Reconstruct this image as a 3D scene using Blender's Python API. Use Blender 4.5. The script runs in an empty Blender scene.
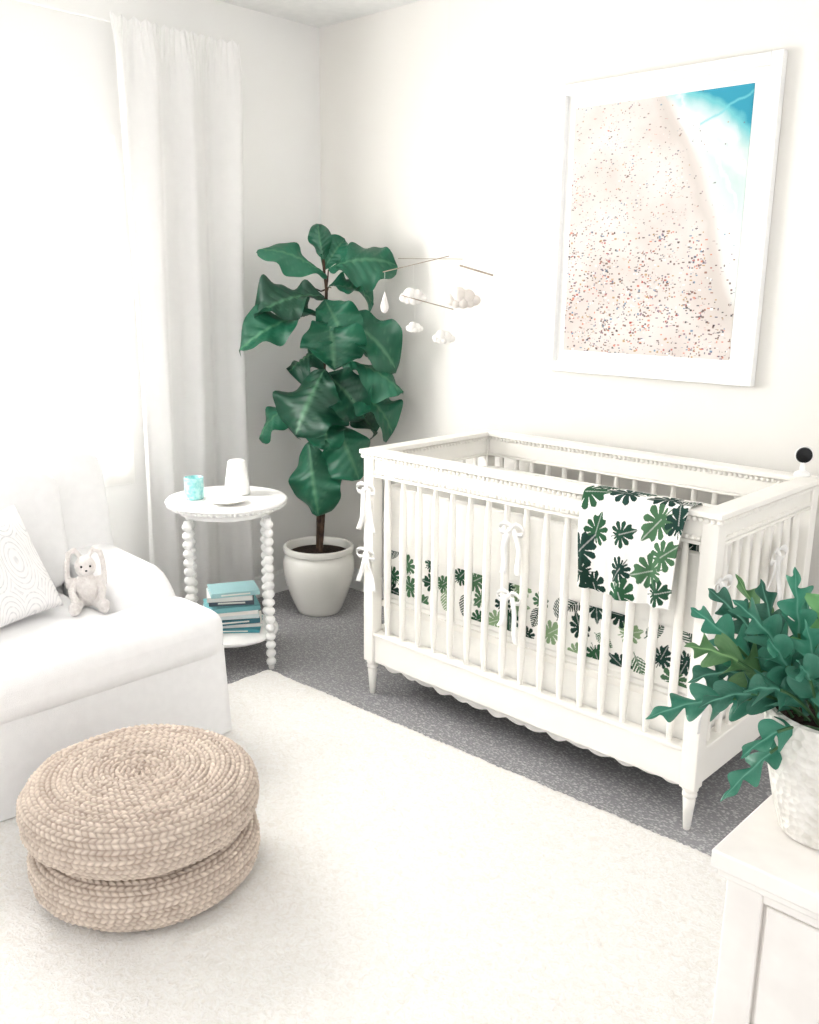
import bpy, math, random
import numpy as np
from mathutils import Vector, Matrix, noise
random.seed(7); rng=np.random.default_rng(5)
sc=bpy.context.scene
pi=math.pi

# ------------------------------------------------------------ materials
def lin(c):
    return tuple(((x/255)/12.92 if x/255<=0.04045 else ((x/255+0.055)/1.055)**2.4) for x in c)
def mat(name,col,rough=.6,col2=None,nscale=20,bump=0,bscale=200,spec=.3,voro=False,transl=0,colattr=False,sheen=0,bdist=.01,detail=3):
    m=bpy.data.materials.new(name); m.use_nodes=True
    nt=m.node_tree; N=nt.nodes; Lk=nt.links
    b=N['Principled BSDF']; out=N['Material Output']
    b.inputs['Roughness'].default_value=rough
    b.inputs['Specular IOR Level'].default_value=spec
    if sheen: b.inputs['Sheen Weight'].default_value=sheen
    tc=N.new('ShaderNodeTexCoord')
    csock=None
    if colattr:
        a=N.new('ShaderNodeVertexColor'); a.layer_name='Col'; csock=a.outputs['Color']
    else:
        c1=lin(col); c2=lin(col2) if col2 else tuple(x*.96 for x in c1)
        t=N.new('ShaderNodeTexNoise'); t.inputs['Scale'].default_value=nscale; t.inputs['Detail'].default_value=detail
        r=N.new('ShaderNodeValToRGB'); r.color_ramp.elements[0].position=.35; r.color_ramp.elements[1].position=.65
        r.color_ramp.elements[0].color=(*c2,1); r.color_ramp.elements[1].color=(*c1,1)
        Lk.new(tc.outputs['Object'],t.inputs['Vector']); Lk.new(t.outputs['Fac'],r.inputs['Fac']); csock=r.outputs['Color']
    Lk.new(csock,b.inputs['Base Color'])
    if bump:
        if voro:
            v=N.new('ShaderNodeTexVoronoi'); hs=v.outputs['Distance']
        else:
            v=N.new('ShaderNodeTexNoise'); v.inputs['Detail'].default_value=4; hs=v.outputs['Fac']
        v.inputs['Scale'].default_value=bscale
        Lk.new(tc.outputs['Object'],v.inputs['Vector'])
        bp=N.new('ShaderNodeBump'); bp.inputs['Strength'].default_value=bump; bp.inputs['Distance'].default_value=bdist
        Lk.new(hs,bp.inputs['Height']); Lk.new(bp.outputs['Normal'],b.inputs['Normal'])
    if transl:
        tr=N.new('ShaderNodeBsdfTranslucent'); Lk.new(csock,tr.inputs['Color'])
        mx=N.new('ShaderNodeMixShader'); mx.inputs[0].default_value=transl
        Lk.new(b.outputs[0],mx.inputs[1]); Lk.new(tr.outputs[0],mx.inputs[2]); Lk.new(mx.outputs[0],out.inputs['Surface'])
    return m
M={}
M['wall']=mat('wall_paint',(234,231,226),.85,(233,230,224),3,.05,300)
M['wallL']=mat('wall_paint_window',(240,239,237),.85,(239,238,235),3,.05,300)
M['ceil']=mat('ceiling_paint',(238,238,236),.9)
M['trim']=mat('trim_paint',(252,252,250),.4)
M['crib']=mat('crib_paint',(248,245,239),.38,(246,243,236),8)
M['white']=mat('white_lacquer',(248,247,245),.3)
M['ceramic']=mat('white_ceramic',(240,238,232),.25,(237,235,228),6,spec=.5)
M['slip']=mat('slipcover_linen',(247,246,246),.9,(244,243,243),30,.25,400,sheen=.2)
M['cotton']=mat('white_cotton',(248,246,241),.9,None,20,.15,350)
M['curtain']=mat('curtain_linen',(250,249,248),.9,(248,247,246),20,.1,350,transl=.45)
M['shade']=mat('sheer_shade',(252,251,249),.9,(250,249,247),20,transl=.8)
M['satin']=mat('ribbon_satin',(250,249,246),.5)
M['plush']=mat('plush_fur',(246,240,236),1,(232,225,220),60,.8,180,sheen=.5)
M['black']=mat('black_plastic',(18,18,20),.3)
M['soil']=mat('potting_soil',(60,45,35),.95,(35,25,20),60,.6,80)
M['bark']=mat('fig_bark',(85,65,52),.8,(55,42,34),30,.4,60)
M['wood']=mat('dowel_wood',(176,162,146),.6,(156,142,126),30)
M['string']=mat('string_white',(235,232,226),.8)
M['felt']=mat('cloud_felt',(246,243,238),.95,None,30,.4,300)
M['felt2']=mat('cloud_felt_sand',(232,225,218),.95,None,30,.4,300)
M['col']=mat('printed_cotton',(255,255,255),.9,colattr=True,bump=.1,bscale=300)
M['print']=mat('beach_print',(255,255,255),.6,colattr=True,spec=.15)
M['figleaf']=mat('fig_leaf',(0,0,0),.40,colattr=True,spec=.5,transl=.09)
M['fern']=mat('fern_frond',(0,0,0),.45,colattr=True,spec=.4,transl=.14)
M['straw']=mat('woven_straw',(0,0,0),.75,colattr=True,bump=.4,bscale=220,bdist=.004)
M['dress']=mat('dresser_whitewash',(246,242,237),.5,(239,234,229),14)
M['potw']=mat('textured_pot',(240,237,231),.8,(226,222,214),40,.7,90,voro=True)
M['mat']=mat('picture_mat',(252,251,249),.7)
M['teal']=mat('teal_glass',(120,195,195),.15,(175,222,218),60,spec=.6)
def colm(n,c): return mat(n,c,.6)

def carpet():
    m=bpy.data.materials.new('berber_carpet'); m.use_nodes=True; nt=m.node_tree;N=nt.nodes;L=nt.links
    b=N['Principled BSDF']; b.inputs['Roughness'].default_value=.95; b.inputs['Specular IOR Level'].default_value=.1
    tc=N.new('ShaderNodeTexCoord')
    v=N.new('ShaderNodeTexVoronoi'); v.inputs['Scale'].default_value=95
    mp=N.new('ShaderNodeMapping'); mp.inputs['Scale'].default_value=(1,1.7,1)
    L.new(tc.outputs['Object'],mp.inputs[0]); L.new(mp.outputs[0],v.inputs['Vector'])
    n=N.new('ShaderNodeTexNoise'); n.inputs['Scale'].default_value=55; L.new(mp.outputs[0],n.inputs['Vector'])
    a=N.new('ShaderNodeMath'); a.operation='SUBTRACT'; L.new(n.outputs['Fac'],a.inputs[0]); L.new(v.outputs['Distance'],a.inputs[1])
    r=N.new('ShaderNodeValToRGB'); L.new(a.outputs[0],r.inputs['Fac'])
    r.color_ramp.elements[0].position=-.0; r.color_ramp.elements[0].color=(*lin((148,147,149)),1)
    r.color_ramp.elements[1].position=.38; r.color_ramp.elements[1].color=(*lin((200,198,199)),1)
    L.new(r.outputs[0],b.inputs['Base Color'])
    bp=N.new('ShaderNodeBump'); bp.invert=True; bp.inputs['Strength'].default_value=.4; bp.inputs['Distance'].default_value=.005
    L.new(v.outputs['Distance'],bp.inputs['Height']); L.new(bp.outputs[0],b.inputs['Normal'])
    return m
M['carpet']=carpet()
def shag():
    m=bpy.data.materials.new('shag_wool'); m.use_nodes=True; nt=m.node_tree;N=nt.nodes;L=nt.links
    b=N['Principled BSDF']; b.inputs['Roughness'].default_value=1; b.inputs['Specular IOR Level'].default_value=.05
    tc=N.new('ShaderNodeTexCoord')
    n=N.new('ShaderNodeTexNoise'); n.inputs['Scale'].default_value=55; n.inputs['Detail'].default_value=5; n.inputs['Roughness'].default_value=.7; n.inputs['Distortion'].default_value=1.5
    n2=N.new('ShaderNodeTexNoise'); n2.inputs['Scale'].default_value=9; n2.inputs['Detail'].default_value=3
    for q in (n,n2): L.new(tc.outputs['Object'],q.inputs['Vector'])
    a=N.new('ShaderNodeMath'); a.operation='MULTIPLY_ADD'; a.inputs[1].default_value=.5; L.new(n2.outputs['Fac'],a.inputs[0]); L.new(n.outputs['Fac'],a.inputs[2])
    r=N.new('ShaderNodeValToRGB'); L.new(n.outputs['Fac'],r.inputs['Fac'])
    r.color_ramp.elements[0].position=.3; r.color_ramp.elements[0].color=(*lin((241,236,229)),1)
    r.color_ramp.elements[1].position=.6; r.color_ramp.elements[1].color=(*lin((255,253,250)),1)
    L.new(r.outputs[0],b.inputs['Base Color'])
    bp=N.new('ShaderNodeBump'); bp.inputs['Strength'].default_value=.6; bp.inputs['Distance'].default_value=.018
    L.new(a.outputs[0],bp.inputs['Height']); L.new(bp.outputs[0],b.inputs['Normal'])
    return m
M['shag']=shag()
def embroidery():
    m=mat('embroidered_linen',(240,238,235),.9,None,20,.15,300)
    nt=m.node_tree;N=nt.nodes;L=nt.links; b=N['Principled BSDF']
    tc=N.new('ShaderNodeTexCoord')
    v=N.new('ShaderNodeTexVoronoi'); v.inputs['Scale'].default_value=4.5; v.inputs['Randomness'].default_value=.4
    L.new(tc.outputs['UV'],v.inputs['Vector'])
    s=N.new('ShaderNodeMath'); s.operation='MULTIPLY'; s.inputs[1].default_value=60; L.new(v.outputs['Distance'],s.inputs[0])
    s2=N.new('ShaderNodeMath'); s2.operation='SINE'; L.new(s.outputs[0],s2.inputs[0])
    w=N.new('ShaderNodeTexNoise'); w.inputs['Scale'].default_value=35; w.inputs['Detail'].default_value=4; L.new(tc.outputs['UV'],w.inputs['Vector'])
    s3=N.new('ShaderNodeMath'); s3.operation='MULTIPLY'; L.new(s2.outputs[0],s3.inputs[0]); L.new(w.outputs['Fac'],s3.inputs[1])
    r=N.new('ShaderNodeValToRGB'); r.color_ramp.elements[0].position=.2; r.color_ramp.elements[1].position=.6
    r.color_ramp.elements[0].color=(*lin((243,241,240)),1); r.color_ramp.elements[1].color=(*lin((216,215,216)),1)
    L.new(s3.outputs[0],r.inputs['Fac']); L.new(r.outputs[0],b.inputs['Base Color'])
    return m
M['embro']=embroidery()

# ------------------------------------------------------------ mesh helpers
class B:
    def __init__(s): s.v=[];s.f=[]
    def add(s,vs,fs):
        o=len(s.v); s.v+= [tuple(v) for v in vs]; s.f+=[tuple(i+o for i in f) for f in fs]; return s
    def box(s,lo,hi,M4=None):
        vs=[Vector((x,y,z)) for x in (lo[0],hi[0]) for y in (lo[1],hi[1]) for z in (lo[2],hi[2])]
        if M4 is not None: vs=[M4@v for v in vs]
        return s.add(vs,[(0,1,3,2),(4,6,7,5),(0,4,5,1),(2,3,7,6),(0,2,6,4),(1,5,7,3)])
    def lathe(s,prof,c,n=24,cap=True,axis=None):
        vs=[];fs=[]
        for r,z in prof:
            for i in range(n):
                a=2*pi*i/n; p=Vector((r*math.cos(a),r*math.sin(a),z))
                if axis is not None: p=axis@p
                vs.append(p+Vector(c))
        m=len(prof)
        for j in range(m-1):
            for i in range(n):
                k=(i+1)%n; fs.append((j*n+i,j*n+k,(j+1)*n+k,(j+1)*n+i))
        if cap:
            fs.append(tuple(reversed(range(n)))); fs.append(tuple((m-1)*n+i for i in range(n)))
        return s.add(vs,fs)
    def ell(s,c,r,n=16,m=10,rot=None):
        vs=[];fs=[]
        for j in range(m+1):
            t=pi*j/m
            for i in range(n):
                a=2*pi*i/n
                p=Vector((r[0]*math.sin(t)*math.cos(a),r[1]*math.sin(t)*math.sin(a),-r[2]*math.cos(t)))
                if rot is not None: p=rot@p
                vs.append(p+Vector(c))
        for j in range(m):
            for i in range(n):
                k=(i+1)%n; fs.append((j*n+i,j*n+k,(j+1)*n+k,(j+1)*n+i))
        return s.add(vs,fs)
    def tube(s,pts,rad,n=8,flat=None):
        pts=[Vector(p) for p in pts]; vs=[];fs=[]
        if not hasattr(rad,'__len__'): rad=[rad]*len(pts)
        prev=None
        for i,p in enumerate(pts):
            t=(pts[min(i+1,len(pts)-1)]-pts[max(i-1,0)]).normalized()
            if prev is None:
                up=Vector((0,0,1)) if abs(t.z)<.9 else Vector((1,0,0))
                x=t.cross(up).normalized()
            else:
                x=(prev-t*prev.dot(t)).normalized()
            prev=x; y=t.cross(x)
            for k in range(n):
                a=2*pi*k/n; vs.append(p+(x*math.cos(a)+y*math.sin(a))*rad[i])
        for j in range(len(pts)-1):
            for k in range(n):
                q=(k+1)%n; fs.append((j*n+k,j*n+q,(j+1)*n+q,(j+1)*n+k))
        fs.append(tuple(reversed(range(n)))); fs.append(tuple((len(pts)-1)*n+i for i in range(n)))
        return s.add(vs,fs)
    def strip(s,pts,wvec):
        vs=[];fs=[]
        for i,p in enumerate(pts):
            w=wvec[i] if isinstance(wvec,list) else wvec
            vs+= [Vector(p)-w/2,Vector(p)+w/2]
        for i in range(len(pts)-1): fs.append((2*i,2*i+1,2*i+3,2*i+2))
        return s.add(vs,fs)
    def make(s,name,m,smooth=True,bevel=0,seg=2,ang=40,sub=0,solid=0,remesh=0,cols=None):
        me=bpy.data.meshes.new(name); me.from_pydata(s.v,[],s.f); me.update()
        if cols is not None: setcol(me,cols)
        ob=bpy.data.objects.new(name,me); sc.collection.objects.link(ob)
        me.materials.append(m)
        if smooth:
            me.polygons.foreach_set('use_smooth',[True]*len(me.polygons))
            if not (sub or remesh): me.set_sharp_from_angle(angle=math.radians(ang))
        if solid:
            q=ob.modifiers.new('solid','SOLIDIFY'); q.thickness=solid; q.offset=0
        if remesh:
            q=ob.modifiers.new('rm','REMESH'); q.mode='VOXEL'; q.voxel_size=remesh; q.use_smooth_shade=True
            q=ob.modifiers.new('sm','SMOOTH'); q.iterations=5; q.factor=.6
        if bevel:
            q=ob.modifiers.new('bev','BEVEL'); q.width=bevel; q.segments=seg; q.limit_method='ANGLE'; q.angle_limit=math.radians(40)
        if sub:
            q=ob.modifiers.new('sub','SUBSURF'); q.levels=sub; q.render_levels=sub
        return ob
def setcol(me,cols):
    a=me.color_attributes.new('Col','FLOAT_COLOR','POINT')
    c=np.ones((len(me.vertices),4),dtype=np.float32); c[:,:3]=cols; a.data.foreach_set('color',c.ravel())
def gridmesh(name,P,m,cols=None,wrap=False,smooth=True,uv=False):
    nu,nv=P.shape[:2]
    me=bpy.data.meshes.new(name)
    idx=np.arange(nu*nv).reshape(nu,nv)
    if wrap: idx=np.concatenate([idx,idx[:,:1]],axis=1)
    q=np.stack([idx[:-1,:-1],idx[1:,:-1],idx[1:,1:],idx[:-1,1:]],-1).reshape(-1,4)
    me.from_pydata(P.reshape(-1,3).tolist(),[],q.tolist()); me.update()
    if cols is not None: setcol(me,cols.reshape(-1,3))
    if uv:
        u=me.uv_layers.new(name='UVMap')
        li=np.empty(len(me.loops),dtype=np.int32); me.loops.foreach_get('vertex_index',li)
        U=np.stack([(li//nv)/(nu-1),(li%nv)/(nv-1)],-1).astype(np.float32); u.data.foreach_set('uv',U.ravel())
    if smooth: me.polygons.foreach_set('use_smooth',[True]*len(me.polygons))
    me.materials.append(m)
    ob=bpy.data.objects.new(name,me); sc.collection.objects.link(ob); return ob
def group(name,loc,parts):
    e=bpy.data.objects.new(name,None); e.location=loc; e.empty_display_size=.1; sc.collection.objects.link(e)
    for p in parts:
        p.parent=e; p.matrix_parent_inverse=Matrix.Translation(-Vector(loc))
    return e
def soft(name,c,size,m,e=.35,n=40,tilt=None):
    """superellipsoid cushion"""
    u=np.linspace(-pi/2,pi/2,n); v=np.linspace(-pi,pi,2*n,endpoint=False)
    U,V=np.meshgrid(u,v,indexing='ij')
    def sp(w,q): return np.sign(w)*np.abs(w)**q
    X=sp(np.cos(U),e)*sp(np.cos(V),e)*size[0]/2; Y=sp(np.cos(U),e)*sp(np.sin(V),e)*size[1]/2; Z=sp(np.sin(U),e)*size[2]/2
    P=np.stack([X,Y,Z],-1)
    if tilt is not None:
        P=P@np.array(tilt).T
    P=P+np.array(c)
    return gridmesh(name,P,m,wrap=True)

# ------------------------------------------------------------ room
XL,YB,H=-3.64,3.18,2.75
XR,YF=1.6,-2.2
b=B(); b.box((XL-.12,YF,-.1),(XR,YB+.12,0)); b.make('floor',M['carpet'],False)
b=B(); b.box((XL-.12,-.9,H),(1.3,YB+.12,H+.1)); b.make('ceiling',M['ceil'],False)
b=B(); b.box((XL-.12,YB,0),(XR,YB+.12,H)); b.make('wall_back',M['wall'],False)
wy0,wy1,wz0,wz1=.55,1.98,.8,2.12
b=B(); X0,X1=XL-.12,XL
b.box((X0,YF,0),(X1,wy0,H)); b.box((X0,wy1,0),(X1,YB,H)); b.box((X0,wy0,0),(X1,wy1,wz0)); b.box((X0,wy0,wz1),(X1,wy1,H))
b.make('wall_left',M['wallL'],False)
b=B(); b.box((XL+.017,YB-.016,0),(XR,YB-.001,.1)); b.box((XL+.017,YB-.010,.1),(XR,YB-.001,.115)); b.make('baseboard_back',M['trim'],True,.003)
b=B(); b.box((XL+.001,YF,0),(XL+.016,YB-.001,.1)); b.box((XL+.001,YF,.1),(XL+.010,YB-.001,.115)); b.make('baseboard_left',M['trim'],True,.003)
# window
b=B(); x0,x1=XL-.09,XL-.05
ft=.045
b.box((x0,wy0,wz0),(x1,wy0+ft,wz1)); b.box((x0,wy1-ft,wz0),(x1,wy1,wz1)); b.box((x0,wy0+ft,wz0),(x1,wy1-ft,wz0+ft)); b.box((x0,wy0+ft,wz1-ft),(x1,wy1-ft,wz1))
ym=(wy0+wy1)/2; b.box((x0,ym-.02,wz0+ft),(x1,ym+.02,wz1-ft))
b.make('window_1',M['trim'],True,.003)
# sheer shade hung over the opening
n_,m_=120,40; u_=np.linspace(0,1,n_);v_=np.linspace(0,1,m_);UU,VV=np.meshgrid(u_,v_,indexing='ij')
gridmesh('sheer_window_shade',np.stack([XL+.022+.006*np.sin(UU*60),.42+(2.06-.42)*UU,.70+(2.135-.70)*VV],-1),M['shade'])

# rug
ang=math.atan2(.07,1.87)
RL,RD=2.30,3.6
nx,ny=280,320
gx=np.linspace(0,RL,nx); gy=np.linspace(-RD,0,ny); GX,GY=np.meshgrid(gx,gy,indexing='ij')
ed=np.minimum(np.minimum(GX,RL-GX),np.minimum(GY+RD,-GY))
hh=.024*np.clip(ed/.02,0,1)**.4+rng.random((nx,ny))*.0035*(ed>0)
wob=np.array([[noise.noise(Vector((a*9,c*9,0))) for c in gy] for a in gx])
hh=hh+wob*.003*(ed>0)
ca,sa=math.cos(ang),math.sin(ang)
jx=GX+(rng.random((nx,ny))-.5)*.007; jy=GY+(rng.random((nx,ny))-.5)*.007
P=np.stack([-2.845+jx*ca-jy*sa,2.175+jx*sa+jy*ca,np.maximum(hh,.001)],-1)
gridmesh('area_rug',P,M['shag'])

# ------------------------------------------------------------ curtains
def curtain(name,y0,y1,seed):
    n,m=300,60
    y=np.linspace(0,1,n); z=np.linspace(0,1,m)
    Y,Z=np.meshgrid(y,z,indexing='ij')
    amp=(.030+.010*(1-Z))*(1-.75*np.clip((Z-.95)/.05,0,1))
    ph=seed+1.6*np.sin(Y*4+seed)+.5*np.sin(Z*2.2+Y*3)
    X=-3.55+amp*np.sin(Y*2*pi*3.6+ph)+.007*np.sin(Y*2*pi*9+2*ph)*(1-Z*.5)+.004*np.sin(Y*2*pi*26)*np.clip((Z-.9)/.1,0,1)
    YY=y0+(y1-y0)*(Y*(1-.06*np.sin(Z*pi))+.03*np.sin(Z*pi)+.012*np.sin(Z*5+Y*9))
    ZZ=.03+2.54*Z+.008*np.sin(Y*2*pi*13)*np.clip((Z-.95)/.05,0,1)
    return gridmesh(name,np.stack([X,YY,ZZ],-1),M['curtain'])
c1=curtain('curtain_panel',2.03,2.63,.4)
c2=curtain('curtain_panel.001',-.15,.42,1.9)
b=B(); b.tube([(-3.60,-.16,2.555),(-3.60,2.60,2.555)],.004,12)
for y in (-.1,2.57): b.box((-3.639,y-.006,2.551),(-3.597,y+.006,2.559))
b.make('curtain_rod',M['white'])

# ------------------------------------------------------------ armchair
ya,yb=.60,1.715; xb,xf=-3.36,-2.50
parts=[]
def skirt():
    corners=[(xf,ya),(xf,yb),(xb,yb),(xb,ya)]
    per=[]
    for i in range(4):
        a=Vector(corners[i]);c=Vector(corners[(i+1)%4]); n=60
        for k in range(n): per.append(a.lerp(c,k/n))
    n=len(per); zs=np.linspace(0.030,.35,14)
    V=np.zeros((len(zs),n,3))
    cx,cy=(xf+xb)/2,(ya+yb)/2
    for j,z in enumerate(zs):
        for i,p in enumerate(per):
            w=.005*math.sin(i*.37)*(1-j/13)+.004*math.sin(i*.21+1)
            fl=.014*(1-j/13)
            d=Vector((p.x-cx,p.y-cy)); d=Vector((math.copysign(1,d.x) if abs(d.x)>(xf-xb)/2-.001 else 0,math.copysign(1,d.y) if abs(d.y)>(yb-ya)/2-.001 else 0))
            V[j,i]=(p.x+d.x*(w+fl),p.y+d.y*(w+fl),z)
    return gridmesh('slipcover_skirt',V,M['slip'],wrap=True)
parts.append(skirt())
b=B(); b.box((xb+.02,ya+.02,.1),(xf-.02,yb-.02,.335)); parts.append(b.make('seat_base',M['slip'],True,.03,3))
b=B()
o=[(-3.15,ya+.27),(-2.76,ya+.27),(-2.76,ya-.01),(-2.465,ya-.01),(-2.465,yb+.01),(-2.76,yb+.01),(-2.76,yb-.27),(-3.15,yb-.27)]
n=len(o); vs=[(x,y,.315) for x,y in o]+[(x,y,.485) for x,y in o]
fs=[tuple(reversed(range(n))),tuple(range(n,2*n))]+[(i,(i+1)%n,(i+1)%n+n,i+n) for i in range(n)]
b.add(vs,fs); parts.append(b.make('seat_cushion',M['slip'],True,.062,6))
for nm,y0,y1 in (('arm_left',ya,ya+.25),('arm_right',yb-.25,yb)):
    V=[];nn=28
    xs=np.linspace(xb+.06,-2.73,24)
    for x in xs:
        t=(x-xs[0])/(xs[-1]-xs[0]); top=.60-.03*t-.13*max(0,(t-.75)/.25)**2.2
        sh=1-.05*max(0,(t-.85)/.15)
        yc=(y0+y1)/2; ring=[]
        for k in range(nn):
            a=2*pi*k/nn; cz=(.30+top)/2; hz=(top-.30)/2; hy=(y1-y0)/2*sh
            e=.5
            ring.append((x,yc+hy*math.copysign(abs(math.cos(a))**e,math.cos(a)),cz+hz*math.copysign(abs(math.sin(a))**e,math.sin(a))))
        V.append(ring)
    b=B(); b.add([p for r in V for p in r],[(j*nn+i,(j*nn)+(i+1)%nn,(j+1)*nn+(i+1)%nn,(j+1)*nn+i) for j in range(23) for i in range(nn)]+[tuple(range(nn)),tuple(reversed(range(23*nn,24*nn)))])
    parts.append(b.make(nm,M['slip'],True,.012,3,ang=60))
T=Matrix.Rotation(math.radians(-9),3,'Y')
parts.append(soft('chair_back',(-3.27,(ya+yb)/2,.66),(.2,yb-ya-.02,.58),M['slip'],.22,36,tilt=T))
parts.append(soft('back_cushion',(-3.13,(ya+yb)/2,.70),(.16,yb-ya-.5,.44),M['slip'],.3,30,tilt=T))
group('armchair',(-2.9,1.16,0),parts)

# pillow
def pillow(name,c,s,th,R3,m):
    n=50; u=np.linspace(-1,1,n); U,V=np.meshgrid(u,u,indexing='ij')
    pinch=1-.07*(1-np.abs(U)**2)*np.abs(V)**3; pinch2=1-.07*(1-np.abs(V)**2)*np.abs(U)**3
    X=U*s/2*pinch2; Y=V*s/2*pinch
    Zt=th/2*((1-U**4)*(1-V**4))**.45
    F=np.concatenate([np.stack([X,Y,Zt],-1),np.stack([X,Y,-Zt],-1)[::-1]],0)
    P=F@np.array(R3).T+np.array(c)
    return gridmesh(name,P,m,uv=True)
R3=Matrix.Rotation(math.radians(4),3,'Z')@Matrix.Rotation(math.radians(62),3,'Y')@Matrix.Rotation(math.radians(8),3,'Z')
pillow('throw_pillow',(-2.885,1.105,.65),.37,.14,R3,M['embro'])

# plush bunny
def bunny():
    b=B(); c=Vector((-2.83,1.405,.485))
    f=Vector((.80,-.35,0)).normalized(); r=Vector((f.y,-f.x,0))
    def W(a,s_,z): return c+f*a+r*s_+Vector((0,0,z))
    b.ell(W(0,0,.06),(.043,.041,.062)); b.ell(W(.005,0,.142),(.036,.035,.037))
    b.ell(W(.03,0,.134),(.02,.018,.016))
    for s_ in (-1,1):
        b.tube([W(.02,.028*s_,.018),W(.06,.04*s_,.018),W(.09,.046*s_,.02)],[.019,.017,.02],10); b.ell(W(.095,.048*s_,.026),(.018,.018,.025))
        b.tube([W(0,.036*s_,.1),W(.03,.050*s_,.065),W(.045,.042*s_,.04)],[.014,.013,.014],10); b.ell(W(.046,.042*s_,.036),(.015,.015,.015))
        pts=[W(-.006,.012*s_,.172),W(-.010,.030*s_,.198),W(-.004,.050*s_,.188),W(.004,.058*s_,.150),W(.010,.059*s_,.105),W(.014,.056*s_,.075)]
        for i in range(5):
            for k in range(5):
                p=pts[i].lerp(pts[i+1],k/5); t=(i+k/5)/5
                b.ell(p,(.006+.003*t,.008+.004*t,.010),10,6)
    body=b.make('plush_body',M['plush'],True,remesh=.003)
    b=B()
    for s_ in (-1,1): b.ell(W(.036,.014*s_,.150),(.004,.004,.004),10,6)
    b.ell(W(.050,0,.139),(.0035,.0045,.003),10,6)
    e=b.make('eyes_and_nose',M['black'])
    group('plush_bunny',tuple(c),[body,e])
bunny()

# ------------------------------------------------------------ pouf
def pouf():
    parts=[]
    c=np.array([-1.99,1.105])
    def cushion(name,z0,hgt,Rm_,first,off):
        rr=[];zz=[]
        top=z0+hgt; r0=.2
        for r in np.linspace(0.0,r0,200):
            dip=-.022*math.exp(-(r/.07)**2) if first else 0
            rr.append(r); zz.append(top+dip-.012*(r/r0)**2)
        for t in np.linspace(0,pi,300)[1:]:
            e=.8
            sx=abs(math.sin(t))**e; cz=math.copysign(abs(math.cos(t))**e,math.cos(t))
            rr.append(r0+(Rm_-r0)*sx); zz.append(z0+hgt/2-.006+(hgt/2-.006)*cz)
        rr.append(0.0); zz.append(z0+.0)
        rr=np.array(rr);zz=np.array(zz)
        ds=np.hypot(np.diff(rr),np.diff(zz)); S=np.concatenate([[0],np.cumsum(ds)])
        Lside=S[-2]; sp=.0130; ns=int(Lside/sp*8); s=np.linspace(0.002,Lside,ns)
        r=np.interp(s,S,rr); z=np.interp(s,S,zz)
        dr=np.gradient(r,s); dz=np.gradient(z,s); nr,nz=-dz,dr
        nth=1000; th=np.linspace(0,2*pi,nth,endpoint=False)
        Sg,Th=np.meshgrid(s,th,indexing='ij')
        ring=np.floor(Sg/sp); fr=Sg/sp-ring
        rc=np.interp((ring+.5)*sp,S,rr)
        nst=np.maximum(5,np.round(2*pi*rc/.018))
        d=np.abs(fr-.5)*2
        ph=nst*Th+ring*1.3+(fr-.5)*3.0*np.where(ring%2==0,1,-1)
        wave=np.abs(np.cos(ph/2))**.7*2-1
        hgt_=np.sqrt(np.clip(1-d**2,0,1))*(.60+.40*wave)
        irr=.0018*np.sin(Th*5+ring)+.0016*np.sin(Th*11+ring*2.1)
        disp=.0082*hgt_+irr-.003
        Rg=r[:,None]+nr[:,None]*disp; Zg=z[:,None]+nz[:,None]*disp
        P=np.stack([c[0]+off[0]+Rg*np.cos(Th),c[1]+off[1]+Rg*np.sin(Th),Zg],-1)
        P[...,2]=np.maximum(P[...,2],z0-.001)
        rv=rng.random(2000)[ring.astype(int)]
        st=rng.random(200000)[(ring*300+np.floor((ph+pi)/(2*pi))).astype(int)%200000]
        a1=np.array(lin((228,214,200)));a2=np.array(lin((148,129,116)))
        k=(.16*rv+.28*st+.56*hgt_)[...,None]  # gaps between coils darken with weave height, shade painted into the straw colour
        return gridmesh(name,P,M['straw'],a2+(a1-a2)*np.clip(k,0,1),wrap=True)
    parts.append(cushion('lower_cushion',.033,.15,.292,False,(0.0,0.0)))
    parts.append(cushion('upper_cushion',.176,.158,.300,True,(-.006,-.004)))
    group('woven_pouf',(c[0],c[1],0),parts)
pouf()

# ------------------------------------------------------------ side table
tc_=Vector((-3.09,2.17,0)); vd=Vector((-.818,.575,0)); pp=Vector((.575,.818,0))
b=B()
ZT=.70
b.lathe([(.0,ZT-.03),(.225,ZT-.03),(.232,ZT-.026),(.238,ZT-.018),(.246,ZT-.012),(.248,ZT-.006),(.243,ZT),(0,ZT)],tc_,72,False)
for i in range(64):
    a=2*pi*i/64; b.ell(tc_+Vector((.236*math.cos(a),.236*math.sin(a),ZT-.018)),(.010,.010,.009),8,6)
b.lathe([(0,ZT-.055),(.19,ZT-.055),(.19,ZT-.03),(0,ZT-.03)],tc_,48,False)
b.lathe([(0,.115),(.19,.115),(.198,.121),(.198,.131),(.19,.137),(0,.137)],tc_,64,False)
for sx in (-1,1):
    for sy in (-1,1):
        p=tc_+pp*.158*sx+vd*.158*sy
        prof=[(.010,.0),(.013,.012)]
        z=.014; nb=17; stp=(ZT-.06-z)/nb
        for k in range(nb):
            for q in range(8):
                t=q/8; prof.append((.0085+.0125*math.sin(pi*t)**.8 if q else .0085,z+stp*(k+t)))
        prof.append((.012,ZT-.055))
        b.lathe(prof,p,16)
b.make('side_table',M['white'],True)
cols=[(85,160,172),(238,235,230),(70,118,132),(222,232,232),(242,240,236),(125,185,190),(90,100,110),(236,236,232),(165,205,208)]
parts=[]; z=.138; random.seed(3)
pg=colm('book_pages',(240,237,228))
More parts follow.
